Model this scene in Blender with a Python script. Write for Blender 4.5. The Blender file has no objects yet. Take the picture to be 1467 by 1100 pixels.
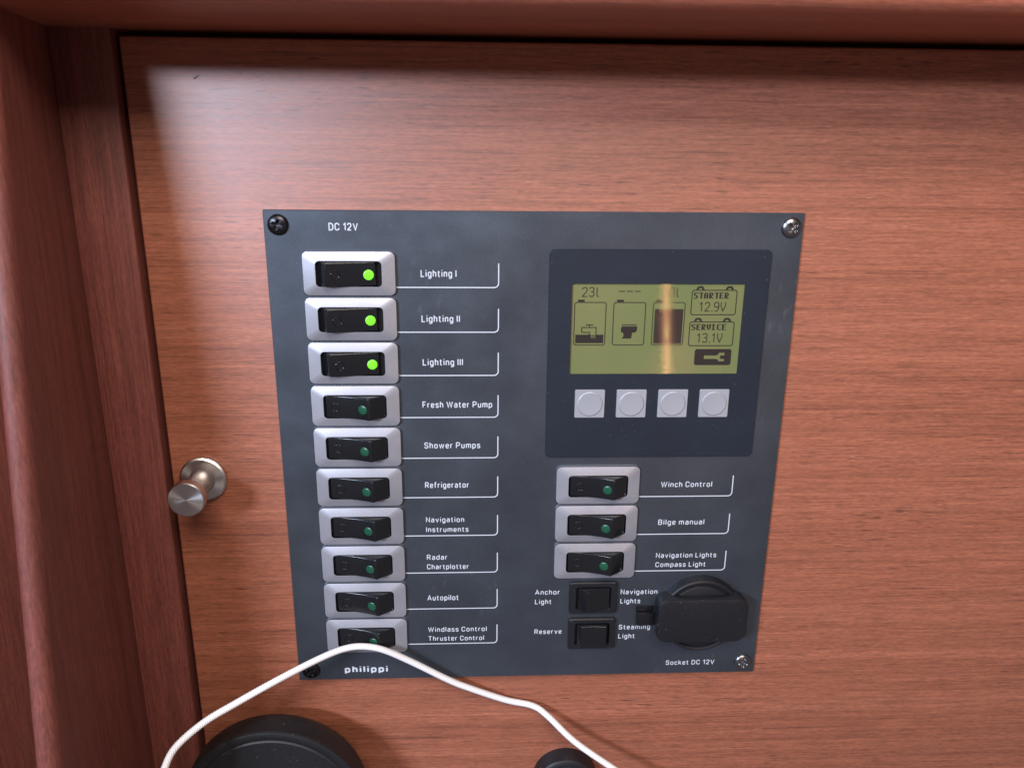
import bpy, bmesh, math, random
from mathutils import Vector, Matrix
random.seed(7)
S = bpy.context.scene
COL = S.collection
PI = math.pi

# ------------------------------------------------------------------ coordinates
# Everything is measured in millimetres on the control panel's front: X to the right and
# Y downwards from its top left corner, h out of the wall towards the room.
def P(X, Y, h=0.0):
    return Vector((X / 1000, -h / 1000, -Y / 1000))

# ------------------------------------------------------------------ camera
cam_d = bpy.data.cameras.new('camera')
cam = bpy.data.objects.new('camera', cam_d); COL.objects.link(cam); S.camera = cam
cam_d.sensor_fit = 'HORIZONTAL'; cam_d.sensor_width = 36.0
cam_d.lens = 36.0 * 1128.12 / 1467.0
cam_d.clip_start = 0.01; cam_d.clip_end = 50
R = ((0.99907736, -0.00952265, -0.04187776), (-0.00285126, 0.95824919, -0.28592019), (0.04285204, 0.28577579, 0.95733792))
def pv(r): return Vector((r[0], r[2], -r[1]))
right, down, fwd = pv(R[0]), pv(R[1]), pv(R[2])
M = Matrix.Identity(4)
for i, v in enumerate((right, -down, -fwd)):
    for j in range(3): M[j][i] = v[j]
M.translation = P(81.847, -22.972, 309.325)
cam.matrix_world = M
cam_d.dof.use_dof = True; cam_d.dof.focus_distance = 0.345; cam_d.dof.aperture_fstop = 14

# ------------------------------------------------------------------ world and lamps
W = bpy.data.worlds.new('World'); S.world = W; W.use_nodes = True
bg = W.node_tree.nodes['Background']
bg.inputs[0].default_value = (0.95, 0.80, 0.82, 1); bg.inputs[1].default_value = 0.20
S.view_settings.view_transform = 'Standard'; S.view_settings.look = 'None'
S.view_settings.exposure = 0; S.view_settings.gamma = 1

def area(name, loc, target, sx, sy, power, col):
    l = bpy.data.lights.new(name, 'AREA'); l.shape = 'RECTANGLE'; l.size = sx; l.size_y = sy
    l.energy = power; l.color = col
    o = bpy.data.objects.new(name, l); COL.objects.link(o)
    o.location = loc
    d = (target - loc).normalized()
    o.rotation_euler = d.to_track_quat('-Z', 'Y').to_euler()
    return o
TG = P(40, 30)
area('cabin_window_light', P(-960, -420, 1240), TG, 0.46, 0.14, 31, (0.50, 0.68, 1.0))
area('cabin_ceiling_light', P(-840, -420, 1240), TG, 0.30, 0.14, 8, (1.0, 0.80, 0.62))
area('overhead_fill_light', P(170, -580, 700), P(120, 0), 0.50, 0.36, 8.8, (1.0, 0.88, 0.79))  # added broad fill from above for extra soft diffuse light
# the companionway window up to the left behind the camera, seen as a sheen in the varnish: a broad dim window
def pane(name, x0, y0, x1, y1, h, radiance):
    w, t = (x1 - x0) / 1000, (y1 - y0) / 1000
    l = bpy.data.lights.new(name, 'AREA'); l.shape = 'RECTANGLE'; l.size = w; l.size_y = t
    l.energy = radiance * w * t * math.pi; l.color = (0.62, 0.74, 1.0)
    o = bpy.data.objects.new(name, l); COL.objects.link(o)
    o.location = P((x0 + x1) / 2, (y0 + y1) / 2, h); o.rotation_euler = (math.radians(-90), 0, 0)   # facing the wall
pane('window_pane_light', -560, -170, 60, 200, 1555, 10.0)
area('reading_lamp_strip', P(239, 119, 330), P(157, 45), 0.0055, 0.16, 0.05, (1.0, 0.46, 0.20))
ls = S.objects['reading_lamp_strip']      # the strip leans a little to the left at its top
zd = (ls.location - P(157, 45)).normalized(); yd = Vector((-0.075, 0, 1)); xd = yd.cross(zd).normalized(); yd = zd.cross(xd)
ls.rotation_euler = Matrix((xd, yd, zd)).transposed().to_euler()

# ------------------------------------------------------------------ materials
def mat(name):
    m = bpy.data.materials.new(name); m.use_nodes = True
    nt = m.node_tree; b = nt.nodes['Principled BSDF']
    return m, nt, b
def N(nt, t, **kw):
    n = nt.nodes.new(t)
    for k, v in kw.items():
        if k.startswith('i_'):
            key = k[2:]; key = int(key) if key.isdigit() else key
            n.inputs[key].default_value = v
        else: setattr(n, k, v)
    return n
def L(nt, a, b): nt.links.new(a, b)
def ramp(nt, fac, stops):
    r = N(nt, 'ShaderNodeValToRGB'); L(nt, fac, r.inputs[0])
    e = r.color_ramp.elements
    e[0].position, e[0].color = stops[0][0], stops[0][1]
    e[1].position, e[1].color = stops[-1][0], stops[-1][1]
    for p, c in stops[1:-1]:
        x = e.new(p); x.color = c
    return r
def g(v): return (v, v, v, 1)
def world_noise(nt, scale, detail=4, rough=0.55, off=(0, 0, 0)):
    tc = N(nt, 'ShaderNodeNewGeometry')
    mp = N(nt, 'ShaderNodeMapping'); L(nt, tc.outputs['Position'], mp.inputs[0])
    mp.inputs['Scale'].default_value = scale; mp.inputs['Location'].default_value = off
    n = N(nt, 'ShaderNodeTexNoise', i_Scale=1.0, i_Detail=detail, i_Roughness=rough); L(nt, mp.outputs[0], n.inputs['Vector'])
    return n.outputs['Fac']
def mixc(nt, fac, a, b, mode='MIX'):
    m = N(nt, 'ShaderNodeMix', data_type='RGBA', blend_type=mode)
    if hasattr(fac, 'links') or hasattr(fac, 'is_linked'): L(nt, fac, m.inputs[0])
    else: m.inputs[0].default_value = fac
    for k, v in ((6, a), (7, b)):
        if hasattr(v, 'is_linked'): L(nt, v, m.inputs[k])
        else: m.inputs[k].default_value = v
    return m.outputs[2]
def wood(name, vertical, c0, c1, c2, rough=0.42, pores=True, coat=0.0):
    m, nt, b = mat(name)
    def sc(a, c):  # a along the grain, c across, per metre
        return (c, c, a) if vertical else (a, c, c)
    band = world_noise(nt, sc(1.1, 120), 5, 0.7)
    mid = world_noise(nt, sc(6, 560), 5, 0.7, (3, 1, 7))
    fine = world_noise(nt, sc(55, 1300), 5, 0.72, (9, 4, 2))
    r1 = ramp(nt, band, [(0.30, c0), (0.50, c1), (0.72, c2)])
    r2 = ramp(nt, mid, [(0.30, g(0.84)), (0.50, g(1.0)), (0.72, g(1.14))])
    r3 = ramp(nt, fine, [(0.32, g(0.70)), (0.5, g(1.0)), (0.70, g(1.26))])
    c = mixc(nt, 1.0, r1.outputs[0], r2.outputs[0], 'MULTIPLY')
    c = mixc(nt, 1.0, c, r3.outputs[0], 'MULTIPLY')
    grit = world_noise(nt, sc(330, 1500), 2, 0.6, (7, 7, 1))
    c = mixc(nt, 1.0, c, ramp(nt, grit, [(0.32, g(0.84)), (0.5, g(1.0)), (0.70, g(1.14))]).outputs[0], 'MULTIPLY')
    if pores:
        ln = world_noise(nt, sc(14, 1000), 3, 0.7, (2, 6, 3))
        c = mixc(nt, 1.0, c, ramp(nt, ln, [(0.30, g(0.62)), (0.41, g(1.0)), (0.62, g(1.0)), (0.74, g(1.22))]).outputs[0], 'MULTIPLY')
        p1 = world_noise(nt, sc(110, 1500), 2, 0.5, (1, 8, 5))
        q1 = ramp(nt, p1, [(0.62, g(0)), (0.70, g(1))])
        p1b = world_noise(nt, sc(9, 60), 2, 0.5, (5, 2, 5))
        q1b = ramp(nt, p1b, [(0.42, g(0.1)), (0.62, g(1))])
        k = N(nt, 'ShaderNodeMath', operation='MULTIPLY'); L(nt, q1.outputs[0], k.inputs[0]); L(nt, q1b.outputs[0], k.inputs[1])
        k2 = N(nt, 'ShaderNodeMath', operation='MULTIPLY', i_1=0.75); L(nt, k.outputs[0], k2.inputs[0])
        c = mixc(nt, k2.outputs[0], c, (0.07, 0.022, 0.014, 1))
        p2 = world_noise(nt, sc(150, 1700), 1, 0.5, (12, 3, 9))
        q2 = ramp(nt, p2, [(0.76, g(0)), (0.84, g(0.3))])
        c = mixc(nt, q2.outputs[0], c, (0.72, 0.42, 0.28, 1))
    L(nt, c, b.inputs['Base Color'])
    b.inputs['Coat Weight'].default_value = coat; b.inputs['Coat Roughness'].default_value = 0.42
    rr = ramp(nt, fine, [(0.3, g(rough - 0.05)), (0.7, g(rough + 0.07))]); L(nt, rr.outputs[0], b.inputs['Roughness'])
    bp = N(nt, 'ShaderNodeBump', i_Strength=0.45, i_Distance=0.00016)
    L(nt, fine, bp.inputs['Height']); L(nt, bp.outputs[0], b.inputs['Normal'])
    return m
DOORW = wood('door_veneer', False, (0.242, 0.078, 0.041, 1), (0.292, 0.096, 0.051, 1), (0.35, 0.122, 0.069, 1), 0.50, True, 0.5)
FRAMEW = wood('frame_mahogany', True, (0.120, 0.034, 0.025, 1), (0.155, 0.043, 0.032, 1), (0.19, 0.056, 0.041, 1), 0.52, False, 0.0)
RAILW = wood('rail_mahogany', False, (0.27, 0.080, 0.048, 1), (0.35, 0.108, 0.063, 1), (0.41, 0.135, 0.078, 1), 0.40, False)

def simple(name, col, rough, metal=0.0, spec=0.5, coat=0.0, coatr=0.1):
    m, nt, b = mat(name)
    b.inputs['Base Color'].default_value = (*col, 1); b.inputs['Roughness'].default_value = rough
    b.inputs['Metallic'].default_value = metal; b.inputs['Specular IOR Level'].default_value = spec
    b.inputs['Coat Weight'].default_value = coat; b.inputs['Coat Roughness'].default_value = coatr
    return m, nt, b
def speckle(nt, b, base, amt, scale, dust=0.0, bump=0.1):
    n = world_noise(nt, (scale, scale, scale), 2, 0.6)
    lo = tuple(x * (1 - amt) for x in base) + (1,); hi = tuple(x * (1 + amt) for x in base) + (1,)
    c = ramp(nt, n, [(0.3, lo), (0.7, hi)]).outputs[0]
    big = world_noise(nt, (30, 30, 30), 3, 0.6, (4, 4, 4))
    c = mixc(nt, 1.0, c, ramp(nt, big, [(0.35, g(0.9)), (0.65, g(1.1))]).outputs[0], 'MULTIPLY')
    if dust > 0:
        d = world_noise(nt, (900, 900, 900), 1, 0.5, (2, 9, 1))
        q = ramp(nt, d, [(0.735, g(0)), (0.78, g(dust))]).outputs[0]
        c = mixc(nt, q, c, (0.5, 0.52, 0.55, 1))
    if dust == 0.14:
        sf = world_noise(nt, (260, 260, 120), 3, 0.6, (2, 2, 2)); sg = world_noise(nt, (14, 14, 14), 2, 0.5, (8, 1, 3))
        k_ = N(nt, 'ShaderNodeMath', operation='MULTIPLY'); L(nt, ramp(nt, sf, [(0.58, g(0)), (0.72, g(0.22))]).outputs[0], k_.inputs[0]); L(nt, ramp(nt, sg, [(0.52, g(0)), (0.66, g(1))]).outputs[0], k_.inputs[1])
        c = mixc(nt, k_.outputs[0], c, (0.35, 0.37, 0.40, 1))
    L(nt, c, b.inputs['Base Color'])
    bp = N(nt, 'ShaderNodeBump', i_Strength=bump, i_Distance=0.00005)
    L(nt, n, bp.inputs['Height']); L(nt, bp.outputs[0], b.inputs['Normal'])
PLATE, nt, b = simple('anodised_plate', (0.06, 0.07, 0.085), 0.42, 0.82)
speckle(nt, b, (0.100, 0.120, 0.148), 0.28, 2600, 0.14, 0.35)
sm = world_noise(nt, (18, 18, 26), 5, 0.65, (3, 3, 8)); L(nt, ramp(nt, sm, [(0.3, g(0.34)), (0.7, g(0.52))]).outputs[0], b.inputs['Roughness'])
PLATE_EDGE, _, _ = simple('plate_edge', (0.10, 0.12, 0.15), 0.35, 0.6)
SILVER, nt, b = simple('silver_paint', (0.5, 0.5, 0.54), 0.40, 0.6)
speckle(nt, b, (0.40, 0.41, 0.455), 0.07, 2200, 0, 0.15)
BLACK, nt, b = simple('black_plastic', (0.008, 0.009, 0.011), 0.20, 0, 0.5)
BLACKM, nt, b = simple('black_matt_plastic', (0.012, 0.013, 0.016), 0.42, 0, 0.5)
speckle(nt, b, (0.008, 0.009, 0.012), 0.3, 1800, 0.10, 0.3)
DISP, nt, b = simple('display_foil', (0.03, 0.04, 0.055), 0.5, 0, 0.4)
speckle(nt, b, (0.010, 0.016, 0.026), 0.10, 1500, 0.12, 0.1)
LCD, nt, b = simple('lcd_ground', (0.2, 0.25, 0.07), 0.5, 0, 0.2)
n = world_noise(nt, (26, 26, 12), 2, 0.5, (6.3, 1, 1))  # olive and green bands: reflections painted into the screen colour
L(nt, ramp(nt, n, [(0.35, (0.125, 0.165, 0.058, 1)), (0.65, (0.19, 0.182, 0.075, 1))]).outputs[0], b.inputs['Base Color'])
LCDINK, _, _ = simple('lcd_ink', (0.026, 0.020, 0.018), 0.5, 0, 0.2)
BTN, nt, b = simple('button_foil', (0.33, 0.35, 0.39), 0.38, 0.2)
INK, _, _ = simple('white_print', (0.56, 0.61, 0.67), 0.5)
def lamp_mat(name, base, em, s):
    m, nt, b = simple(name, base, 0.3)
    w = N(nt, 'ShaderNodeTexWave', i_Scale=330.0, bands_direction='Z'); ge = N(nt, 'ShaderNodeNewGeometry'); L(nt, ge.outputs['Position'], w.inputs['Vector'])
    if s:
        b.inputs['Emission Color'].default_value = (*em, 1)
        r = ramp(nt, w.outputs['Fac'], [(0.0, g(s * 0.45)), (1, g(s))]); L(nt, r.outputs[0], b.inputs['Emission Strength'])
    else:
        L(nt, ramp(nt, w.outputs['Fac'], [(0, (*[x * .6 for x in base], 1)), (1, (*[x * 1.5 for x in base], 1))]).outputs[0], b.inputs['Base Color'])
    return m
LEDON = lamp_mat('green_lamp_lit', (0.10, 0.5, 0.03), (0.22, 1.0, 0.015), 1.0)
LEDOFF = lamp_mat('green_lamp_off', (0.009, 0.070, 0.036), (0, 0, 0), 0)
SCREWB, _, _ = simple('black_screw', (0.035, 0.035, 0.04), 0.3, 0.9)
SCREWN, nt, b = simple('nickel_screw', (0.22, 0.23, 0.24), 0.28, 1.0)
STEEL, nt, b = simple('brushed_steel', (0.60, 0.58, 0.56), 0.30, 1.0)
b.inputs['Anisotropic'].default_value = 0.85
tg = N(nt, 'ShaderNodeTangent', direction_type='RADIAL', axis='Y'); L(nt, tg.outputs[0], b.inputs['Tangent'])
STEELS, nt, b = simple('turned_steel', (0.50, 0.47, 0.45), 0.34, 1.0)
RUBBER, nt, b = simple('black_rubber', (0.014, 0.015, 0.018), 0.55, 0, 0.5)
speckle(nt, b, (0.008, 0.009, 0.011), 0.3, 700, 0.10, 0.4)
RUBG, nt, b = simple('grey_dome', (0.13, 0.13, 0.14), 0.4)
CABLE, nt, b = simple('white_braid', (0.80, 0.80, 0.80), 0.7, 0, 0.3)
uv = N(nt, 'ShaderNodeUVMap')
hs = []
for sx, sy in ((1, 1), (1, -1)):
    mp = N(nt, 'ShaderNodeMapping'); mp.inputs['Scale'].default_value = (sx * 1.0, sy * 1.0, 1); L(nt, uv.outputs[0], mp.inputs[0])
    w = N(nt, 'ShaderNodeTexWave', i_Scale=1.0, bands_direction='DIAGONAL'); L(nt, mp.outputs[0], w.inputs['Vector']); hs.append(w.outputs['Fac'])
mm = N(nt, 'ShaderNodeMath', operation='MAXIMUM'); L(nt, hs[0], mm.inputs[0]); L(nt, hs[1], mm.inputs[1])
bp = N(nt, 'ShaderNodeBump', i_Strength=0.6, i_Distance=0.0002); L(nt, mm.outputs[0], bp.inputs['Height']); L(nt, bp.outputs[0], b.inputs['Normal'])
L(nt, ramp(nt, mm.outputs[0], [(0.2, (0.62, 0.60, 0.58, 1)), (0.7, (0.84, 0.84, 0.84, 1))]).outputs[0], b.inputs['Base Color'])
GLASS = bpy.data.materials.new('display_glass'); GLASS.use_nodes = True; nt = GLASS.node_tree
for x in list(nt.nodes): nt.nodes.remove(x)
o_ = N(nt, 'ShaderNodeOutputMaterial'); mx = N(nt, 'ShaderNodeMixShader'); tr = N(nt, 'ShaderNodeBsdfTransparent'); gl = N(nt, 'ShaderNodeBsdfGlossy', i_Roughness=0.065)
fr = N(nt, 'ShaderNodeFresnel', i_IOR=1.5); L(nt, fr.outputs[0], mx.inputs[0]); L(nt, tr.outputs[0], mx.inputs[1]); L(nt, gl.outputs[0], mx.inputs[2]); L(nt, mx.outputs[0], o_.inputs[0])

# ------------------------------------------------------------------ mesh helpers (local coordinates u right, v down, h out, in mm)
WP = {}      # object -> (X, Y, h) of its origin
def link(o, at, parent=None):
    WP[o] = Vector(at)
    if parent is not None:
        o.parent = parent; q = WP[o] - WP[parent]; o.location = P(*q)
    else: o.location = P(*at)
    COL.objects.link(o)
    return o
def mesh(name, verts, faces, mats, smooth=None, fm=None, uvs=None):
    me = bpy.data.meshes.new(name)
    me.from_pydata([P(*v) for v in verts], [], faces)
    for m in (mats if isinstance(mats, (list, tuple)) else [mats]): me.materials.append(m)
    if fm:
        for p, i in zip(me.polygons, fm): p.material_index = i
    if uvs:
        ul = me.uv_layers.new(name='UVMap')
        for p in me.polygons:
            for li, uvv in zip(p.loop_indices, uvs[p.index]): ul.data[li].uv = uvv
    bm = bmesh.new(); bm.from_mesh(me)
    bmesh.ops.recalc_face_normals(bm, faces=bm.faces); bm.to_mesh(me); bm.free()
    if smooth:
        for p in me.polygons: p.use_smooth = True
        me.set_sharp_from_angle(angle=math.radians(smooth))
    return me
def obj(name, me, at, parent=None, label=None):
    o = bpy.data.objects.new(name, me); link(o, at, parent)
    if label: o['label'] = label
    return o
def empty(name, at, label, cat, group=None):
    o = bpy.data.objects.new(name, None); link(o, at); o.empty_display_size = 0.01
    o['label'] = label; o['category'] = cat
    if group: o['group'] = group
    return o
def rr(w, h, r, n=5, cx=0, cy=0):
    r = min(r, w / 2 - 1e-3, h / 2 - 1e-3); out = []
    for k, (sx, sy) in enumerate(((1, 1), (-1, 1), (-1, -1), (1, -1))):
        for i in range(n + 1):
            a = (k + i / n) * PI / 2
            out.append((cx + sx * (w / 2 - r) + r * math.cos(a), cy + sy * (h / 2 - r) + r * math.sin(a)))
    return out
def loft(loops, cap_last=True, cap_first=False):
    """loops: list of (points2d, h)"""
    V = []; F = []; n = len(loops[0][0])
    for pts, h in loops: V += [(x, y, h) for x, y in pts]
    for k in range(len(loops) - 1):
        for i in range(n):
            j = (i + 1) % n
            F.append((k * n + i, k * n + j, (k + 1) * n + j, (k + 1) * n + i))
    if cap_last: F.append(tuple(range((len(loops) - 1) * n, len(loops) * n)))
    if cap_first: F.append(tuple(range(n)))
    return V, F
def circ(r, n=48, cx=0, cy=0): return [(cx + r * math.cos(2 * PI * i / n), cy + r * math.sin(2 * PI * i / n)) for i in range(n)]
def lathe(profile, n=48):
    V = []; F = []; idx = []
    for r, h in profile:
        if r < 1e-6: idx.append([len(V)]); V.append((0, 0, h))
        else:
            idx.append(list(range(len(V), len(V) + n))); V += [(x, y, h) for x, y in circ(r, n)]
    for a, c in zip(idx, idx[1:]):
        for i in range(n):
            j = (i + 1) % n
            if len(a) == 1: F.append((a[0], c[i], c[j]))
            elif len(c) == 1: F.append((a[i], a[j], c[0]))
            else: F.append((a[i], a[j], c[j], c[i]))
    return V, F
def bevel_mesh(me, w, seg=2, ang=25):
    bm = bmesh.new(); bm.from_mesh(me)
    es = [e for e in bm.edges if len(e.link_faces) == 2 and e.calc_face_angle(0) > math.radians(ang)]
    bmesh.ops.bevel(bm, geom=es, offset=w / 1000, segments=seg, affect='EDGES', profile=0.5, clamp_overlap=True)
    bm.to_mesh(me); bm.free()
    for p in me.polygons: p.use_smooth = True
    me.set_sharp_from_angle(angle=math.radians(40))
    return me
def box(x0, y0, x1, y1, h0, h1):
    V = [(x0, y0, h0), (x1, y0, h0), (x1, y1, h0), (x0, y1, h0), (x0, y0, h1), (x1, y0, h1), (x1, y1, h1), (x0, y1, h1)]
    F = [(0, 1, 2, 3), (4, 5, 6, 7), (0, 1, 5, 4), (1, 2, 6, 5), (2, 3, 7, 6), (3, 0, 4, 7)]
    return V, F
def merge(*vf):
    V = []; F = []
    for v, f in vf:
        k = len(V); V += list(v); F += [tuple(i + k for i in q) for q in f]
    return V, F
class Ink:
    """flat print: quads on a plane, every piece a hair above the one before"""
    def __init__(s, h): s.V = []; s.F = []; s.h = h; s.k = 0
    def quad(s, pts):
        s.k += 1; hh = s.h + (s.k % 7) * 0.004
        n = len(s.V); s.V += [(x, y, hh) for x, y in pts]; s.F.append(tuple(range(n, n + len(pts))))
    def rect(s, x0, y0, x1, y1): s.quad([(x0, y0), (x1, y0), (x1, y1), (x0, y1)])
    def line(s, pts, w):
        for (ax, ay), (bx, by) in zip(pts, pts[1:]):
            d = Vector((bx - ax, by - ay)); l = d.length
            if l < 1e-6: continue
            d /= l; nx, ny = -d.y * w / 2, d.x * w / 2; ex, ey = d.x * w * 0.3, d.y * w * 0.3
            s.quad([(ax - ex + nx, ay - ey + ny), (bx + ex + nx, by + ey + ny), (bx + ex - nx, by + ey - ny), (ax - ex - nx, ay - ey - ny)])
    def scaled(s, k, ox, oy): s.V = [(ox + x * k, oy + y * k, h) for x, y, h in s.V]; return s

# ------------------------------------------------------------------ the cupboard: backing, stile, side board, rail
DH = -1.5   # front of the door
def struct(name, me, at=(0, 0, 0)):
    o = obj(name, me, at); o['kind'] = 'structure'; return o
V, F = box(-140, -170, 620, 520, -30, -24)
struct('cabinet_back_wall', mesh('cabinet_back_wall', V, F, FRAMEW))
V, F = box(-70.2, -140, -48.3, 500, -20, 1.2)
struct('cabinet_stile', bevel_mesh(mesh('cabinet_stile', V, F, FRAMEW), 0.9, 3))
# side board: a long nosed board whose front edge stands further out towards the bottom
def side_profile(Y):
    hc = 54 + 0.14 * (Y + 15); r = 4.0; xl, xr = -71.5, -63.0; out = [(-70.0, -24.0)]
    out.append((-70.0, 1.0))
    n = 10
    for i in range(n + 1):
        a = i / n * PI
        out.append(((xl + xr) / 2 + 4.25 * math.cos(a), hc - r + r * math.sin(a)))
    out += [(xl, hc - 34), (-80, -24.0)]
    return out
V = []; F = []; ys = [-140, -60, 20, 100, 180, 260, 340, 420]
for Y in ys: V += [(x, Y, h) for x, h in side_profile(Y)]
n = len(side_profile(0))
for k in range(len(ys) - 1):
    for i in range(n):
        j = (i + 1) % n; F.append((k * n + i, k * n + j, (k + 1) * n + j, (k + 1) * n + i))
F.append(tuple(range(n))); F.append(tuple(range((len(ys) - 1) * n, len(ys) * n)))
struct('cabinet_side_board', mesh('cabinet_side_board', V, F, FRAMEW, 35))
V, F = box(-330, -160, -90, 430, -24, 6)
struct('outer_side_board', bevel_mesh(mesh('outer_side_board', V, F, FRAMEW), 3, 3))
V, F = box(-200, -300, -178, 430, 6, 165)  # added out of view, only to shade the outer side board
struct('unseen_shade_board', bevel_mesh(mesh('unseen_shade_board', V, F, FRAMEW), 3, 3))
# head rail: slanting underside, rounded nose, face going up
pr = [(-62.6, -24), (-62.8, 1.5), (-62.9, 20), (-63.1, 48), (-63.3, 52)]
for i in range(9):
    a = PI / 2 * i / 8; pr.append((-63.4 - 6 * (1 - math.cos(a)), 53 + 6 * math.sin(a)))
pr += [(-79, 59.2), (-160, 58.5), (-160, -24)]
V = []; F = []; xs = [-69.5, 60, 200, 340, 620]
for X in xs: V += [(X, y, h) for y, h in pr]
n = len(pr)
for k in range(len(xs) - 1):
    for i in range(n):
        j = (i + 1) % n; F.append((k * n + i, k * n + j, (k + 1) * n + j, (k + 1) * n + i))
F.append(tuple(range(n))); F.append(tuple(range((len(xs) - 1) * n, len(xs) * n)))
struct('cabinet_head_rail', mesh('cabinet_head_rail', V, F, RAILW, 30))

# ------------------------------------------------------------------ the door and its knob
door = empty('cupboard_door', (-46.5, 180, DH), 'reddish brown veneered cupboard door behind the instrument panel with a small steel knob', 'door')
V, F = box(0, -240.4, 560, 300, -18, 0)
obj('door_leaf', bevel_mesh(mesh('door_leaf', V, F, DOORW), 1.0, 3), (-46.5, 180, DH), door)
sc = Ink(0.03); sc.line([(-0.8, 0.5), (0.0, 0), (0.9, -0.7)], 0.45)
obj('scratch', mesh('scratch', sc.V, sc.F, simple('scratch_dark', (0.03, 0.02, 0.02), 0.6)[0]), (-20.3, -46.8, DH), door, 'short dark scratch in the varnish')
KX, KY = -33.3, 110.6
V, F = lathe([(0, 2.6), (4.6, 2.6), (8.9, 2.2), (9.6, 1.7), (9.8, 1.0), (9.8, 0)])
knob = obj('knob', mesh('knob', V, F, STEEL, 30), (KX, KY, DH), door, 'brushed steel knob with a round base and flat cap')
V, F = lathe([(5.4, 2.5), (4.8, 3.6), (4.5, 7), (4.5, 17.5), (5.0, 18.6)])
obj('stem', mesh('stem', V, F, STEELS, 50), (KX, KY, DH), knob)
V, F = lathe([(0, 22), (6.8, 22.0), (7.2, 21.6), (7.2, 18.6), (6.8, 18.0), (0, 18.0)])
obj('knob_cap', mesh('knob_cap', V, F, STEEL, 30), (KX, KY, DH), knob)

# ------------------------------------------------------------------ the control panel
panel = empty('control_panel', (105, 105, DH), 'square dark grey switch panel with rocker switches and display, screwed to the door', 'control panel')
V, F = loft([(rr(210, 210, 0.5), 0), (rr(210, 210, 0.5), 1.15), (rr(209.3, 209.3, 0.5), 1.5)], True, True)
fm = [1 if len(f) == 4 else 0 for f in F]
obj('face_plate', mesh('face_plate', V, F, [PLATE, PLATE_EDGE], 20, fm), (105, 105, DH), panel)

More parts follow.
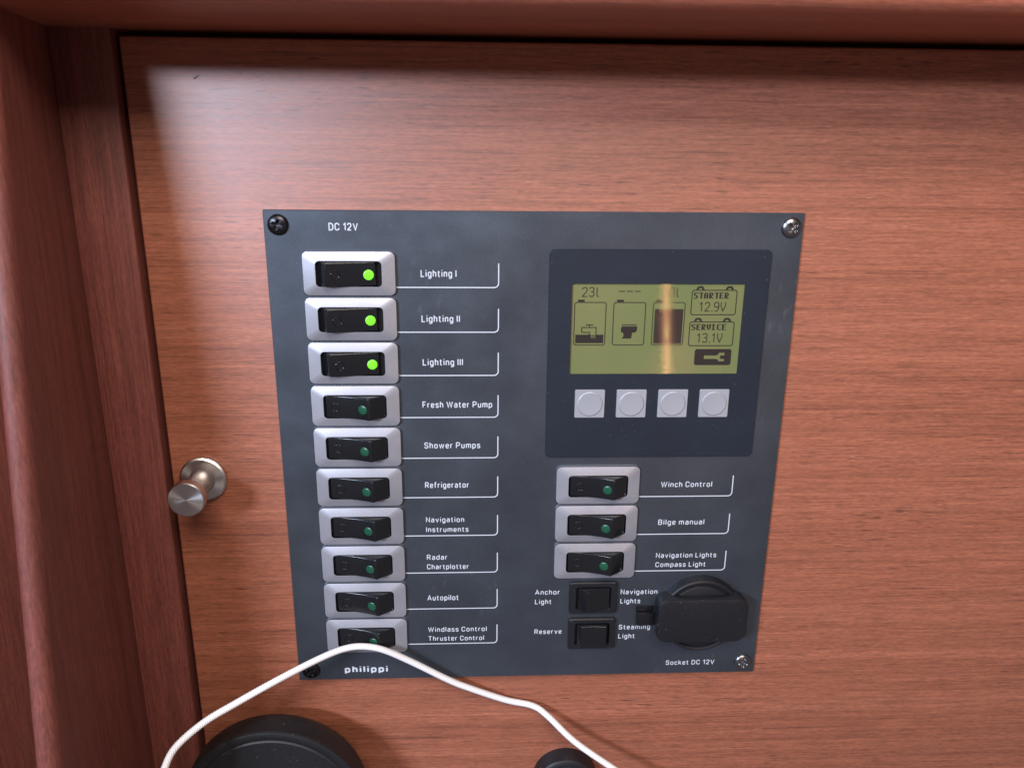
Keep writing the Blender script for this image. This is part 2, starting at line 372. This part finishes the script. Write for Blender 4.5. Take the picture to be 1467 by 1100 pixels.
# printed words: a narrow sans serif drawn as strokes, capital height 1, x height 0.73
B_, H_, X_, G_ = 0.0, 1.0, 0.70, -0.26
def bowl(x0, x1, y0, y1, r=0.21): return [(x0, (y0 + y1) / 2), (x0, y1, r), (x1, y1, r), (x1, y0, r), (x0, y0, r), (x0, (y0 + y1) / 2)]
GL = {
 'A': (.56, [[(0, 0), (.28, 1), (.56, 0)], [(.09, .30), (.47, .30)]]),
 'B': (.46, [[(0, 0), (0, 1)], [(0, 1), (.44, 1, .2), (.44, .53, .2), (0, .53)], [(0, 0), (.46, 0, .2), (.46, .53, .2), (.2, .53)]]),
 'C': (.46, [[(.46, .70), (.46, 1, .22), (0, 1, .22), (0, 0, .22), (.46, 0, .22), (.46, .30)]]),
 'D': (.48, [[(0, 0), (0, 1), (.48, 1, .3), (.48, 0, .3), (0, 0)]]),
 'F': (.40, [[(0, 0), (0, 1), (.40, 1)], [(0, .5), (.35, .5)]]),
 'I': (.0, [[(0, 0), (0, 1)]]),
 'L': (.38, [[(0, 1), (0, 0), (.38, 0)]]),
 'N': (.48, [[(0, 0), (0, 1), (.48, 0), (.48, 1)]]),
 'P': (.46, [[(0, 0), (0, 1)], [(0, 1), (.46, 1, .24), (.46, .45, .24), (0, .45)]]),
 'R': (.48, [[(0, 0), (0, 1)], [(0, 1), (.46, 1, .24), (.46, .48, .24), (0, .48)], [(.24, .48), (.48, 0)]]),
 'S': (.44, [[(.43, .76), (.43, 1, .2), (0, 1, .2), (0, .54, .2), (.44, .50, .2), (.44, 0, .2), (0, 0, .2), (0, .26)]]),
 'T': (.48, [[(0, 1), (.48, 1)], [(.24, 1), (.24, 0)]]),
 'V': (.52, [[(0, 1), (.26, 0), (.52, 1)]]),
 'W': (.80, [[(0, 1), (.20, 0), (.40, .95), (.60, 0), (.80, 1)]]),
 '1': (.24, [[(0, .78), (.22, 1), (.22, 0)]]),
 '2': (.42, [[(0, .74), (0, 1, .2), (.42, 1, .2), (.42, .60, .12), (0, .05), (0, 0), (.43, 0)]]),
 'a': (.36, [[(.03, .62), (.06, .70, .05), (.36, .70, .17), (.36, 0)], [(.36, .42), (0, .42, .15), (0, 0, .15), (.30, 0, .12), (.36, .12)]]),
 'c': (.34, [[(.34, .52), (.34, .70, .17), (0, .70, .19), (0, 0, .19), (.34, 0, .17), (.34, .18)]]),
 'd': (.37, [bowl(0, .37, 0, .70, .18), [(.37, 1.03), (.37, 0)]]),
 'e': (.36, [[(.36, .36), (.36, .70, .18), (0, .70, .18), (0, 0, .18), (.34, 0, .15), (.34, .14)], [(0, .36), (.36, .36)]]),
 'f': (.25, [[(.08, 0), (.08, 1.03, .14), (.26, 1.03)], [(-.03, .70), (.23, .70)]]),
 'g': (.37, [bowl(0, .37, 0, .70, .18), [(.37, .72), (.37, -.27, .17), (.03, -.27, .1), (.03, -.18)]]),
 'h': (.35, [[(0, 1.03), (0, 0)], [(0, .48), (0, .70, .16), (.35, .70, .16), (.35, 0)]]),
 'i': (.0, [[(0, .73), (0, 0)], [(0, .93), (0, 1.05)]]),
 'k': (.36, [[(0, 1.03), (0, 0)], [(.34, .72), (.02, .30)], [(.13, .42), (.37, 0)]]),
 'l': (.0, [[(0, 1.03), (0, 0)]]),
 'm': (.62, [[(0, .73), (0, 0)], [(0, .5), (0, .70, .14), (.31, .70, .14), (.31, 0)], [(.31, .5), (.31, .70, .14), (.62, .70, .14), (.62, 0)]]),
 'n': (.35, [[(0, .73), (0, 0)], [(0, .48), (0, .70, .16), (.35, .70, .16), (.35, 0)]]),
 'o': (.38, [bowl(0, .38, 0, .70, .19)]),
 'p': (.37, [bowl(0, .37, 0, .70, .18), [(0, .73), (0, -.28)]]),
 'r': (.22, [[(0, .73), (0, 0)], [(0, .48), (0, .69, .16), (.23, .69)]]),
 's': (.33, [[(.32, .54), (.32, .70, .13), (0, .70, .14), (0, .38, .13), (.33, .33, .13), (.33, 0, .14), (0, 0, .13), (0, .15)]]),
 't': (.24, [[(.08, .92), (.08, 0, .14), (.25, 0)], [(-.04, .70), (.23, .70)]]),
 'u': (.35, [[(0, .70), (0, 0, .16), (.35, 0, .16), (.35, .22)], [(.35, .73), (.35, 0)]]),
 'v': (.40, [[(0, .72), (.20, 0), (.40, .72)]]),
 'w': (.64, [[(0, .72), (.16, 0), (.32, .68), (.48, 0), (.64, .72)]]),
}
def fillet(pts, n=5):
    out = []
    for i, p in enumerate(pts):
        if len(p) == 2 or i in (0, len(pts) - 1): out.append((p[0], p[1])); continue
        v = Vector(p[:2]); a = Vector(pts[i - 1][:2]) - v; c = Vector(pts[i + 1][:2]) - v
        r = min(p[2], a.length * 0.499 if len(pts[i - 1]) == 3 else a.length * 0.98, c.length * 0.499 if len(pts[i + 1]) == 3 else c.length * 0.98)
        p0 = v + a.normalized() * r; p2 = v + c.normalized() * r; k = 0.5523
        p0c = p0 + (v - p0) * k; p2c = p2 + (v - p2) * k
        for j in range(n + 1):
            t = j / n; q = p0 * (1 - t) ** 3 + p0c * (3 * t * (1 - t) ** 2) + p2c * (3 * t * t * (1 - t)) + p2 * t ** 3
            out.append((q.x, q.y))
    return out
class Print(Ink):
    def stroke(s, pts, w):      # mitred ribbon, one strip of quads
        P_ = [Vector(p) for p in pts]; P_ = [p for i, p in enumerate(P_) if i == 0 or (p - P_[i - 1]).length > 1e-5]
        closed = (P_[0] - P_[-1]).length < 1e-4
        s.k += 1; hh = s.h + (s.k % 9) * 0.004; base = len(s.V); n = len(P_)
        for i, p in enumerate(P_):
            a = (p - P_[i - 1]).normalized() if i else (P_[0] - P_[-2]).normalized() if closed else None
            c = (P_[i + 1] - p).normalized() if i < n - 1 else (P_[1] - P_[0]).normalized() if closed else None
            if a is None: a = c
            if c is None: c = a
            m_ = (a + c); m_ = m_.normalized() if m_.length > 1e-4 else a
            nn = Vector((-m_.y, m_.x)); ca = max(0.42, m_.dot(a)); o = nn * (w / 2 / ca)
            s.V += [(p.x + o.x, p.y + o.y, hh), (p.x - o.x, p.y - o.y, hh)]
        for i in range(n - 1):
            q = base + 2 * i; s.F.append((q, q + 1, q + 3, q + 2))
def words(s_, x0, x1, base, cap, wt=0.14, gap=0.30, name='lettering'):
    ww = sum((GL[c][0] + gap) if c != ' ' else 0.30 for c in s_) - gap
    t = wt * cap; ky = (cap - t); kx = (x1 - x0 - t) / ww
    k = Print(0.0); x = x0 + t / 2
    for c in s_:
        if c == ' ': x += 0.30 * kx; continue
        w_, st = GL[c]
        for pl in st: k.stroke([(x + px * kx - x0, -(py * ky) - t / 2) for px, py in fillet(pl)], t)
        x += (w_ + gap) * kx
    return obj(name, mesh(name, k.V, k.F, INK), (x0, base, 0.05), panel)
T = [("DC 12V", 24.66, 35.84, 7.68, 2.9), ("Lighting I", 59.41, 73.44, 25.5, 2.85), ("Lighting II", 59.35, 74.61, 43.55, 2.85), ("Lighting III", 59.41, 75.66, 61.45, 2.85),
     ("Fresh Water Pump", 58.9, 87.56, 79.5, 2.75), ("Shower Pumps", 59.26, 82.62, 97.4, 2.75), ("Refrigerator", 59.16, 77.82, 115.35, 2.75),
     ("Navigation", 59.2, 75.62, 131.4, 2.5), ("Instruments", 59.2, 77.46, 136.05, 2.5), ("Radar", 59.2, 68.16, 149.4, 2.5), ("Chartplotter", 59.2, 77.5, 154.05, 2.5),
     ("Autopilot", 59.0, 72.9, 169.6, 2.7), ("Windlass Control", 59.0, 85.34, 185.7, 2.5), ("Thruster Control", 59.0, 84.11, 190.35, 2.5),
     ("Winch Control", 160.29, 182.52, 115.9, 2.6), ("Bilge manual", 160.2, 180.53, 133.75, 2.6), ("Navigation Lights", 160.21, 187.22, 149.85, 2.45), ("Compass Light", 160.25, 182.82, 154.4, 2.45),
     ("Anchor", 106.9, 118.03, 167.5, 2.5), ("Light", 106.95, 114.39, 172.3, 2.5), ("Reserve", 106.97, 119.34, 187.7, 2.5),
     ("Navigation", 145.4, 161.99, 167.9, 2.5), ("Lights", 145.45, 154.5, 172.55, 2.5), ("Steaming", 145.4, 159.76, 186.0, 2.5), ("Light", 145.4, 152.95, 190.7, 2.5),
     ("Socket DC 12V", 168.27, 191.0, 205.3, 2.5)]
for s_, a, c, y, cap in T: words(s_, a, c, y, cap)
words("philippi", 20.77, 40.24, 206.35, 3.5, 0.225, 0.37, 'maker_name')

# printed brackets under the words
def bracket(x0, x1, y):
    k = Ink(0.0); r = 1.7; pts = [(0, 0), (x1 - x0 - r, 0)]
    for i in range(1, 6):
        a = PI / 2 * i / 5; pts.append((x1 - x0 - r + r * math.sin(a), -r + r * math.cos(a)))
    pts.append((x1 - x0, -9.4)); k.line(pts, 0.42)
    return mesh('bracket_line', k.V, k.F, INK)
bl = bracket(49.2, 90.0, 0)
for i in range(10): obj('bracket_line', bl, (49.2, 29.6 + 18.03 * i, 0.05), panel)
br = bracket(150.2, 191.5, 0)
for i in range(3): obj('bracket_line', br, (150.2, 120.2 + 18.03 * i, 0.05), panel)

# rocker switches
OW, OH = 25.4, 9.9
V, F = loft([(rr(36, 17.4, 2.4), 0), (rr(36, 17.4, 2.4), 0.9), (rr(35.6, 17.0, 2.2), 1.25), (rr(OW + 0.9, OH + 0.9, 1.9), 2.55),
             (rr(OW + 0.2, OH + 0.2, 1.6), 2.6), (rr(OW, OH, 1.5), 2.4), (rr(OW, OH, 1.5), 0.15)], True)
bez = mesh('switch', V, F, [SILVER, BLACK], 14, None)
bez.polygons[len(bez.polygons) - 1].material_index = 1
for p in bez.polygons:
    hs_ = [-bez.vertices[i].co.y * 1000 for i in p.vertices]
    if max(hs_) < 2.41 and min(hs_) > 0.1 and len(p.vertices) == 4: p.material_index = 1
def face_h(mode, x):
    if mode == 'off':
        t = (x - 0.8) / 18.2; return 2.0 + 4.9 * max(t, 0) ** 1.8
    t = (22.9 - x) / 18.7; return 1.7 + 3.9 * max(t, 0) ** 1.45
def rocker(mode):
    n = 14
    if mode == 'off':
        xs = [0.8 + 18.2 * i / n for i in range(n + 1)]
        pr = [(0.5, 0.3)] + [(x, face_h(mode, x)) for x in xs] + [(25.15, 2.0), (25.25, 0.3)]
    else:
        xs = [4.2 + 18.7 * i / n for i in range(n + 1)]
        pr = [(0.6, 0.3), (0.9, 1.4)] + [(x, face_h(mode, x)) for x in xs] + [(23.4, 0.3)]
    V = []; F = []; m_ = len(pr)
    for y in (-4.7, 4.7): V += [(x, y, h) for x, h in pr]
    for i in range(m_):
        j = (i + 1) % m_; F.append((i, j, m_ + j, m_ + i))
    F.append(tuple(range(m_))); F.append(tuple(range(m_, 2 * m_)))
    return bevel_mesh(mesh('rocker', V, F, BLACK), 0.42, 3, 30)
ROCK = {m_: rocker(m_) for m_ in ('on', 'off')}
def tilted(mode, xc, V):
    s = (face_h(mode, xc + 0.8) - face_h(mode, xc - 0.8)) / 1.6
    c = 1 / math.sqrt(1 + s * s)
    out = []
    for x, y, h in V:
        X = x * c - h * s * c
        out.append((X, y, x * c * s + h * c if False else (face_h(mode, xc + x * c) - face_h(mode, xc)) + h))
    return out
def lens(mode):
    V, F = lathe([(0, 0.34), (0.8, 0.32), (1.5, 0.24), (1.9, 0.1), (2.0, 0.0), (2.05, -0.3)], 28)
    xc = 16.1 if mode == 'off' else 20.3
    return mesh('indicator_lamp', tilted(mode, xc, V), F, LEDON if mode == 'on' else LEDOFF, 50), xc
def omark(mode):
    V, F = lathe([(1.45, -0.1), (1.52, 0.13), (1.68, 0.22), (1.84, 0.13), (1.92, -0.1)], 24)
    xc = 4.8 if mode == 'off' else 7.7
    return mesh('off_mark', tilted(mode, xc, V), F, BLACK, 60), xc
LENS = {m_: lens(m_) for m_ in ('on', 'off')}; OM = {m_: omark(m_) for m_ in ('on', 'off')}
def switch(cx, cy, mode, name):
    s = obj('switch', bez, (cx, cy, 0), panel, 'silver framed black rocker switch for ' + name + (', on, its green lamp lit' if mode == 'on' else ', off, its green lamp dark'))
    x0 = cx - OW / 2
    obj('rocker', ROCK[mode], (x0, cy, 0), s)
    l_, xc = LENS[mode]; obj('indicator_lamp', l_, (x0 + xc, cy + 0.35, face_h(mode, xc)), s)
    l_, xc = OM[mode]; obj('off_mark', l_, (x0 + xc, cy + 0.2, face_h(mode, xc)), s)
names = ['Lighting I', 'Lighting II', 'Lighting III', 'the fresh water pump', 'the shower pumps', 'the refrigerator', 'the navigation instruments', 'the radar and chartplotter', 'the autopilot', 'the windlass and thruster control']
for i, nm in enumerate(names): switch(31.8, 24.1 + 18.03 * i, 'on' if i < 3 else 'off', nm)
for i, nm in enumerate(['winch control', 'the manual bilge pump', 'navigation lights and compass light']): switch(132.8, 114.25 + 18.0 * i, 'off', nm)

# two all-black three-way switches
V, F = loft([(rr(21.3, 15.6, 1.2), 0), (rr(21.3, 15.6, 1.2), 1.5), (rr(20.5, 14.8, 1.0), 2.0), (rr(15.9, 11.4, 1.2), 2.0), (rr(15.5, 11.0, 1.0), 1.7), (rr(15.5, 11.0, 1.0), 0.3)], True)
hous = mesh('black_switch', V, F, BLACKM, 20)
def prism(pr, hw, m, bv=0.3):
    V = []; F = []; k = len(pr)
    for y in (-hw, hw): V += [(x, y, h) for x, h in pr]
    for i in range(k):
        j = (i + 1) % k; F.append((i, j, k + j, k + i))
    F.append(tuple(range(k))); F.append(tuple(range(k, 2 * k)))
    return bevel_mesh(mesh('rocker', V, F, m), bv, 3, 22)
ra = prism([(-7.4, 0.5), (-6.9, 2.2), (-3.1, 5.6), (-1, 4.4), (1.5, 3.4), (4.5, 2.7), (7.0, 2.4), (7.4, 0.5)], 5.1, BLACK)
rb = prism([(-7.2, 0.5), (-6.9, 2.0), (-4.9, 4.1), (-2.5, 3.75), (0, 3.6), (2.5, 3.75), (6.0, 4.3), (7.1, 2.0), (7.3, 0.5)], 5.1, BLACK)
s = obj('black_switch', hous, (132.9, 168.6, 0), panel, 'all black rocker switch between the words Anchor Light and Navigation Lights, tipped to the left'); obj('rocker', ra, (133.0, 168.6, 0), s)
s = obj('black_switch', hous, (132.9, 187.0, 0), panel, 'all black rocker switch between the words Reserve and Steaming Light, in mid position'); obj('rocker', rb, (133.0, 187.0, 0), s)

# 12 volt socket under its black cap, and the catch beside it
SX, SY = 181.2, 177.0
V, F = lathe([(0, 4.4), (14.2, 4.4), (14.8, 4.1), (15.1, 3.4), (15.9, 3.4), (16.3, 4.3), (17.0, 4.6), (17.8, 4.2), (18.2, 3.2), (18.4, 0)], 64)
so = obj('socket', mesh('socket', V, F, BLACKM, 30), (SX, SY, 0), panel, 'round black twelve volt socket under a cap with a broad grip')
def barrel(w, h):     # straight top and bottom, ends bulging in a wide arc
    pts = []
    for x, y in rr(w, h, 4.2, 8):
        pts.append((x - math.copysign(1.6 * (abs(y) / (h / 2)) ** 2, x) if abs(x) > w * 0.3 else x, y))
    return pts
V, F = loft([(barrel(41.0, 21.0), 0.6), (barrel(42.0, 21.8), 3.0), (barrel(42.0, 21.8), 7.6), (barrel(41.2, 21.0), 8.4), (barrel(39.6, 19.4), 8.7)], True, True)
obj('cap_grip', mesh('cap_grip', V, F, BLACKM, 30), (SX, SY, 0), so)
V, F = merge(box(-4.2, -4.4, 4.2, -1.6, 0, 0.35), box(-3.8, -1.5, 3.6, 4.6, 0, 2.6))
obj('cap_catch', bevel_mesh(mesh('cap_catch', V, F, BLACK), 0.35, 2), (156.8, 178.0, 0), panel, 'small black catch left of the socket cap')

# display unit
DX, DY = 154.1, 57.9
WX0, WX1, WY0, WY1 = 119.2, 188.5, 27.8, 65.0
wl = rr(WX1 - WX0, WY1 - WY0, 0.5, 5, (WX0 + WX1) / 2 - DX, (WY0 + WY1) / 2 - DY)
V, F = loft([(rr(88.2, 87.2, 2.2), 0), (rr(88.2, 87.2, 2.2), 0.7), (rr(87.7, 86.7, 2.0), 1.0), (wl, 1.0), (wl, 0.3)], False)
disp = obj('display_unit', mesh('display_unit', V, F, DISP, 20), (DX, DY, 0), panel, 'dark blue grey display unit with a green liquid crystal screen over four square buttons')
V, F = box(0, 0, WX1 - WX0, WY1 - WY0, 0.2, 0.35)
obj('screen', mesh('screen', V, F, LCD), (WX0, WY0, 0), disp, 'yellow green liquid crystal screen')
V, F = box(0.02, 0.02, WX1 - WX0 - 0.02, WY1 - WY0 - 0.02, 0, 0.001); V = [(x, y, h) for x, y, h in V[:4]]
obj('glass_pane', mesh('glass_pane', V, [(0, 1, 2, 3)], GLASS), (WX0, WY0, 0.92), disp)
CELL = 0.30; LX, LY = 119.0, 27.7
def lcd(name, k, label=None):
    k.scaled(CELL, 0, 0); return obj(name, mesh(name, k.V, k.F, LCDINK), (LX + 0.1, LY + 0.2, 0.40), disp, label)
BIG = {'2': [[(0, 2.5), (1, .7), (2.5, 0), (4, 0), (5.5, 1), (6, 2.5), (6, 4), (5, 6), (0, 12), (6, 12)]],
       '3': [[(0, 1.5), (1.5, 0), (4.5, 0), (6, 1.5), (6, 4), (4.5, 5.6), (2.5, 5.6)], [(4.5, 5.6), (6, 7.2), (6, 10.3), (4.5, 12), (1.5, 12), (0, 10.5)]],
       '1': [[(0.8, 2.5), (3.2, 0), (3.2, 12)]],
       '9': [[(6, 5), (4.5, 6.5), (1.5, 6.5), (0, 5), (0, 1.7), (1.5, 0), (4.5, 0), (6, 1.7), (6, 8), (5, 10.5), (3, 12), (1, 12)]],
       'V': [[(0, 0), (0, 5), (3, 12), (6, 5), (6, 0)]], '0': [[(1.5, 0), (4.5, 0), (6, 2), (6, 10), (4.5, 12), (1.5, 12), (0, 10), (0, 2), (1.5, 0)]],
       '5': [[(6, 0), (0, 0), (0, 5), (4.5, 5), (6, 6.5), (6, 10.3), (4.5, 12), (0, 12)]], 'l': [[(1, 0), (1, 10.5), (2, 12), (3.2, 12)]],
       '.': [[(0.2, 12), (1.4, 12)]]}
ADV = {'1': 8, '.': 3.6, 'l': 4}
def big(k, s, x, y, w=1.25, sx=1.0):
    for c in s:
        for pl in BIG[c]: k.line([(x + px * sx, y + py) for px, py in pl], w)
        x += ADV.get(c, 9.2) * sx
FONT = {'S': '01111 11000 11000 01110 00011 00011 11110', 'T': '11111 00110 00110 00110 00110 00110 00110', 'A': '01110 11011 11011 11111 11011 11011 11011',
        'R': '11110 11011 11011 11110 11100 11110 11011', 'E': '11111 11000 11000 11110 11000 11000 11111', 'V': '11011 11011 11011 11011 11011 01110 00100',
        'I': '11110 01100 01100 01100 01100 01100 11110', 'C': '01111 11000 11000 11000 11000 11000 01111'}
def small(k, s, x, y, px, py):
    for c in s:
        for r_, row in enumerate(FONT[c].split()):
            run = None
            for q, b_ in enumerate(row + '0'):
                if b_ == '1' and run is None: run = q
                if b_ == '0' and run is not None:
                    k.rect(x + run * px, y + r_ * py, x + q * px, y + (r_ + 1) * py); run = None
        x += 6 * px
def rrline(k, x0, y0, x1, y1, w=1.15, r=2):
    k.line([(x0 + r, y0), (x1 - r, y0), (x1, y0 + r), (x1, y1 - r), (x1 - r, y1), (x0 + r, y1), (x0, y1 - r), (x0, y0 + r), (x0 + r, y0)], w)
def tank(x0, x1):
    k = Ink(0); rrline(k, x0, 25, x1, 83.2); k.rect(x0 + 4, 21.3, x0 + 13, 24.2); return k
k = tank(4.6, 46.6)
k.rect(6.6, 68.9, 27, 80.6); k.rect(34.6, 68.9, 44.6, 80.6); k.rect(27, 74.2, 34.6, 80.6)
k.line([(20.5, 55.4), (29.5, 55.4)], 1.3); k.line([(25, 55.4), (25, 58.5)], 1.2)
k.line([(26.5, 65.8), (15, 65.8), (15, 59), (34.3, 59), (34.3, 73.2), (27, 73.2), (27, 69.5), (25, 67.5)], 1.25)
k.line([(29, 71.5), (29, 69.5), (30.6, 71), (32.2, 69.5), (32.2, 71.5)], 0.9)
lcd('tank_symbol', k, 'fresh water tank symbol with a tap')
k = tank(57.0, 99.8)
k.rect(69, 54.8, 89, 56.0); k.quad([(69.2, 57.4), (89.8, 57.4), (89.8, 63), (87.5, 66), (68.5, 66), (67.6, 61)])
k.quad([(71, 66), (83.4, 66), (82.4, 74.2), (69.4, 74.2), (72, 70.5)])
lcd('tank_symbol', k, 'waste tank symbol with a toilet bowl')
k = tank(110.2, 153.0)
k.quad([(112.6, 33.8), (151, 33.8), (151, 81.2), (133, 81.2), (133, 52)]); k.quad([(112.6, 33.8), (133, 52), (129, 60), (127.5, 66), (112.6, 81.2)]); k.quad([(127.5, 66), (129, 73), (133, 75), (133, 81.2), (112.6, 81.2)])
k.quad([(133, 52), (137, 60), (138.5, 66), (137, 73), (133, 75), (133, 81.2), (147, 81.2), (147, 45)][:0] or [(150.9, 80), (151, 80), (151, 81)])
lcd('tank_symbol', k, 'almost full fuel tank symbol with a drop')
k = Ink(0); big(k, '23l', 14.2, 5.0); lcd('tank_reading', k, 'reading 23l')
k = Ink(0)
for x in (63.4, 73.8, 84.2): k.line([(x, 10), (x + 7.2, 10)], 1.2)
lcd('tank_reading', k, 'three dashes')
k = Ink(0); big(k, '50l', 121.6, 5.0); lcd('tank_reading', k, 'reading 50l')
def battery(x0, x1, y0, y1, s, v, sx):
    k = Ink(0); rrline(k, x0, y0, x1, y1, 1.25)
    for tx in (x0 + 5, x1 - 16):
        k.quad([(tx, y0 - 0.8), (tx + 1.5, y0 - 4.2), (tx + 4, y0 - 5.6), (tx + 8, y0 - 5.6), (tx + 10, y0 - 4.2), (tx + 11.5, y0 - 0.8), (tx + 8.2, y0 - 0.8), (tx + 7.4, y0 - 2.8), (tx + 4.2, y0 - 2.8), (tx + 3.4, y0 - 0.8)])
    lcd('battery_symbol', k, 'battery symbol for ' + s.lower())
    k = Ink(0); small(k, s, x0 + 2.2, y0 + 3.0, 1.16, 1.18); big(k, v, x0 + 11, y0 + 16.2, 1.25, 0.98)
    lcd('battery_reading', k, 'reading ' + s + ' ' + v)
battery(161.3, 221.8, 8.4, 41.5, 'STARTER', '12.9V', 1); battery(161.3, 221.8, 51.3, 84.2, 'SERVICE', '13.1V', 1)
# dark key with a light wrench: the dark ground is cut around the wrench
k = Ink(0)
k.rect(170.8, 90.5, 172.3, 110.2); k.rect(172.3, 89, 220, 94.2); k.rect(172.3, 106.2, 220, 111.6); k.rect(220, 90.5, 221.5, 110.2)
k.rect(172.3, 94.2, 184, 106.2); k.rect(184, 94.2, 200, 98.0); k.rect(184, 102.8, 200, 106.2); k.quad([(200, 94.2), (204.5, 94.2), (203, 97.2), (200, 98)]); k.quad([(200, 102.8), (203, 103.6), (204.5, 106.2), (200, 106.2)])
k.quad([(206.5, 98.0), (212, 98.0), (212, 102.8), (206.5, 102.8)]); k.rect(212, 94.2, 220, 106.2)
lcd('wrench_symbol', k, 'light wrench on a dark key')
# buttons
V1, F1 = loft([(rr(12.4, 12.1, 0.5), 0), (rr(12.4, 12.1, 0.5), 0.35), (rr(12.1, 11.8, 0.4), 0.5)], True)
V2, F2 = loft([(circ(5.3), 0.45), (circ(5.15), 0.85), (circ(4.8), 1.0), (circ(4.4), 0.95)], True)
pb = mesh('push_button', *merge((V1, F1), (V2, F2)), BTN, 25)
for i in range(4): obj('push_button', pb, (127.85 + 17.3 * i, 77.6, 1.0), disp)

# screws
def screw_mesh(m, rot, worn=0.0):
    nr, na = 34, 96; V = [(0, 0, 0)]; F = []
    def hgt(x, y):
        r = math.hypot(x, y); base = 1.9 * math.sqrt(max(0, 1 - (r / 4.05) ** 2)) ** 0.9
        c, s_ = math.cos(rot), math.sin(rot); a = x * c + y * s_; d = -x * s_ + y * c
        arm = 0.0
        for p, q in ((a, d), (d, a)):
            e = 0.52 + 0.05 * math.sin(5 * p) * worn * 4
            w = min(1, max(0, (e + 0.16 - abs(q)) / 0.22)) * min(1, max(0, (2.25 - abs(p)) / 0.35))
            arm = max(arm, w * (1.25 - 0.3 * abs(p)))
        return base - arm
    V[0] = (0, 0, hgt(0, 0))
    for i in range(1, nr + 1):
        r = 4.05 * i / nr
        for j in range(na):
            a = 2 * PI * j / na; x, y = r * math.cos(a), r * math.sin(a); V.append((x, y, hgt(x, y) if i < nr else 0))
    for j in range(na): F.append((0, 1 + j, 1 + (j + 1) % na))
    for i in range(nr - 1):
        for j in range(na):
            a = 1 + i * na + j; c = 1 + i * na + (j + 1) % na; F.append((a, a + na, c + na, c))
    return mesh('screw', V, F, m, 60)
obj('screw', screw_mesh(SCREWB, 0.35), (5.5, 5.6, 0), panel, 'black cross head screw')
obj('screw', screw_mesh(SCREWN, 0.75), (205.0, 5.6, 0), panel, 'bright cross head screw')
obj('screw', screw_mesh(SCREWN, 0.15, 1), (204.2, 204.3, 0), panel, 'worn bright cross head screw')
obj('screw', screw_mesh(SCREWB, 0.9, 1), (5.6, 204.6, 0), panel, 'worn black cross head screw half under the cable')

# ------------------------------------------------------------------ white cable
pts = [(-46, 232, 52), (-43.52, 218.28, 52), (-41.83, 211.44, 50), (-38.6, 205.92, 45), (-29.37, 200.4, 38), (-17.83, 196.2, 32), (-1.13, 190.6, 24), (13.94, 187.24, 15.5), (23.64, 185.9, 11), (31.59, 186.2, 9.3), (39.97, 188.86, 8.3), (51.84, 196.9, 6), (67.18, 207.68, 4), (75.35, 212.6, 3),
       (93.68, 221.6, 1.2), (106.5, 224.9, 1.6), (113.41, 228.6, 4), (125.55, 238.07, 10), (142.52, 248.6, 15), (159.99, 260, 18), (185, 276, 20)]
def catmull(p, seg=14):
    out = []
    for i in range(len(p) - 1):
        p0, p1, p2, p3 = (Vector(p[max(0, min(len(p) - 1, i + d))]) for d in (-1, 0, 1, 2))
        for k_ in range(seg):
            t = k_ / seg; out.append(0.5 * ((2 * p1) + (-p0 + p2) * t + (2 * p0 - 5 * p1 + 4 * p2 - p3) * t * t + (-p0 + 3 * p1 - 3 * p2 + p3) * t ** 3))
    out.append(Vector(p[-1])); return out
def tube(path, r, n=16):
    V = []; F = []; U = []; up = Vector((0, 0, 1)); s_ = 0; ss = []
    for i, p in enumerate(path):
        d = (path[min(i + 1, len(path) - 1)] - path[max(i - 1, 0)]).normalized()
        if i: s_ += (p - path[i - 1]).length
        ss.append(s_)
        a = d.cross(up).normalized(); b_ = a.cross(d)
        for j in range(n):
            t = 2 * PI * j / n; V.append(tuple(p + a * (r * math.cos(t)) + b_ * (r * math.sin(t))))
    for i in range(len(path) - 1):
        for j in range(n):
            q = (j + 1) % n; F.append((i * n + j, i * n + q, (i + 1) * n + q, (i + 1) * n + j))
            y0, y1 = 4 * j / n, 4 * (j + 1) / n; x0, x1 = ss[i] * 0.55, ss[i + 1] * 0.55
            U.append([(x0, y0), (x0, y1), (x1, y1), (x1, y0)])
    return V, F, U
V, F, U = tube(catmull(pts), 1.42)
me = bpy.data.meshes.new('charging_cable'); me.from_pydata([P(*v) for v in V], [], F); me.materials.append(CABLE)
ul = me.uv_layers.new(name='UVMap')
for p in me.polygons:
    p.use_smooth = True
    for li, c in zip(p.loop_indices, U[p.index]): ul.data[li].uv = c
cb = obj('charging_cable', me, (0, 0, 0))
cb['label'] = 'white braided cable looped over the lowest switch of the panel'; cb['category'] = 'cable'

# ------------------------------------------------------------------ black rubber cap and black plug at the lower edge
V, F = lathe([(0, 24.2), (35.5, 24.2), (36.2, 23.7), (37.0, 24.3), (39.8, 24.9), (40.8, 24.5), (41.1, 23.5), (40.6, 22), (40.6, 17), (40.3, 13), (39.2, 10.5), (36.5, 8.8), (27, 7.5), (26, 6.5), (26, 0)], 96)
rc = obj('rubber_cap', mesh('rubber_cap', V, F, RUBBER, 35), (-9.5, 259.8, DH))
rc['label'] = 'big round black rubber cap at the lower left, under the white cable'; rc['category'] = 'rubber cap'
plug = empty('round_plug', (123.0, 267.0, DH), 'small round black plug with a grey domed centre at the bottom edge, beside the cable', 'plug')
V, F = lathe([(10.0, 5), (10.3, 7.5), (11.3, 8.6), (13, 8.4), (14.4, 7.4), (15.0, 5), (15.2, 0)], 64)
obj('collar', mesh('collar', V, F, BLACKM, 35), (123.0, 267.0, DH), plug)
V, F = lathe([(0, 14.5), (3.5, 14.2), (6.8, 13.2), (8.9, 11.2), (9.7, 8.5), (9.8, 2)], 64)
obj('dome', mesh('dome', V, F, RUBG, 50), (123.0, 267.0, DH), plug)
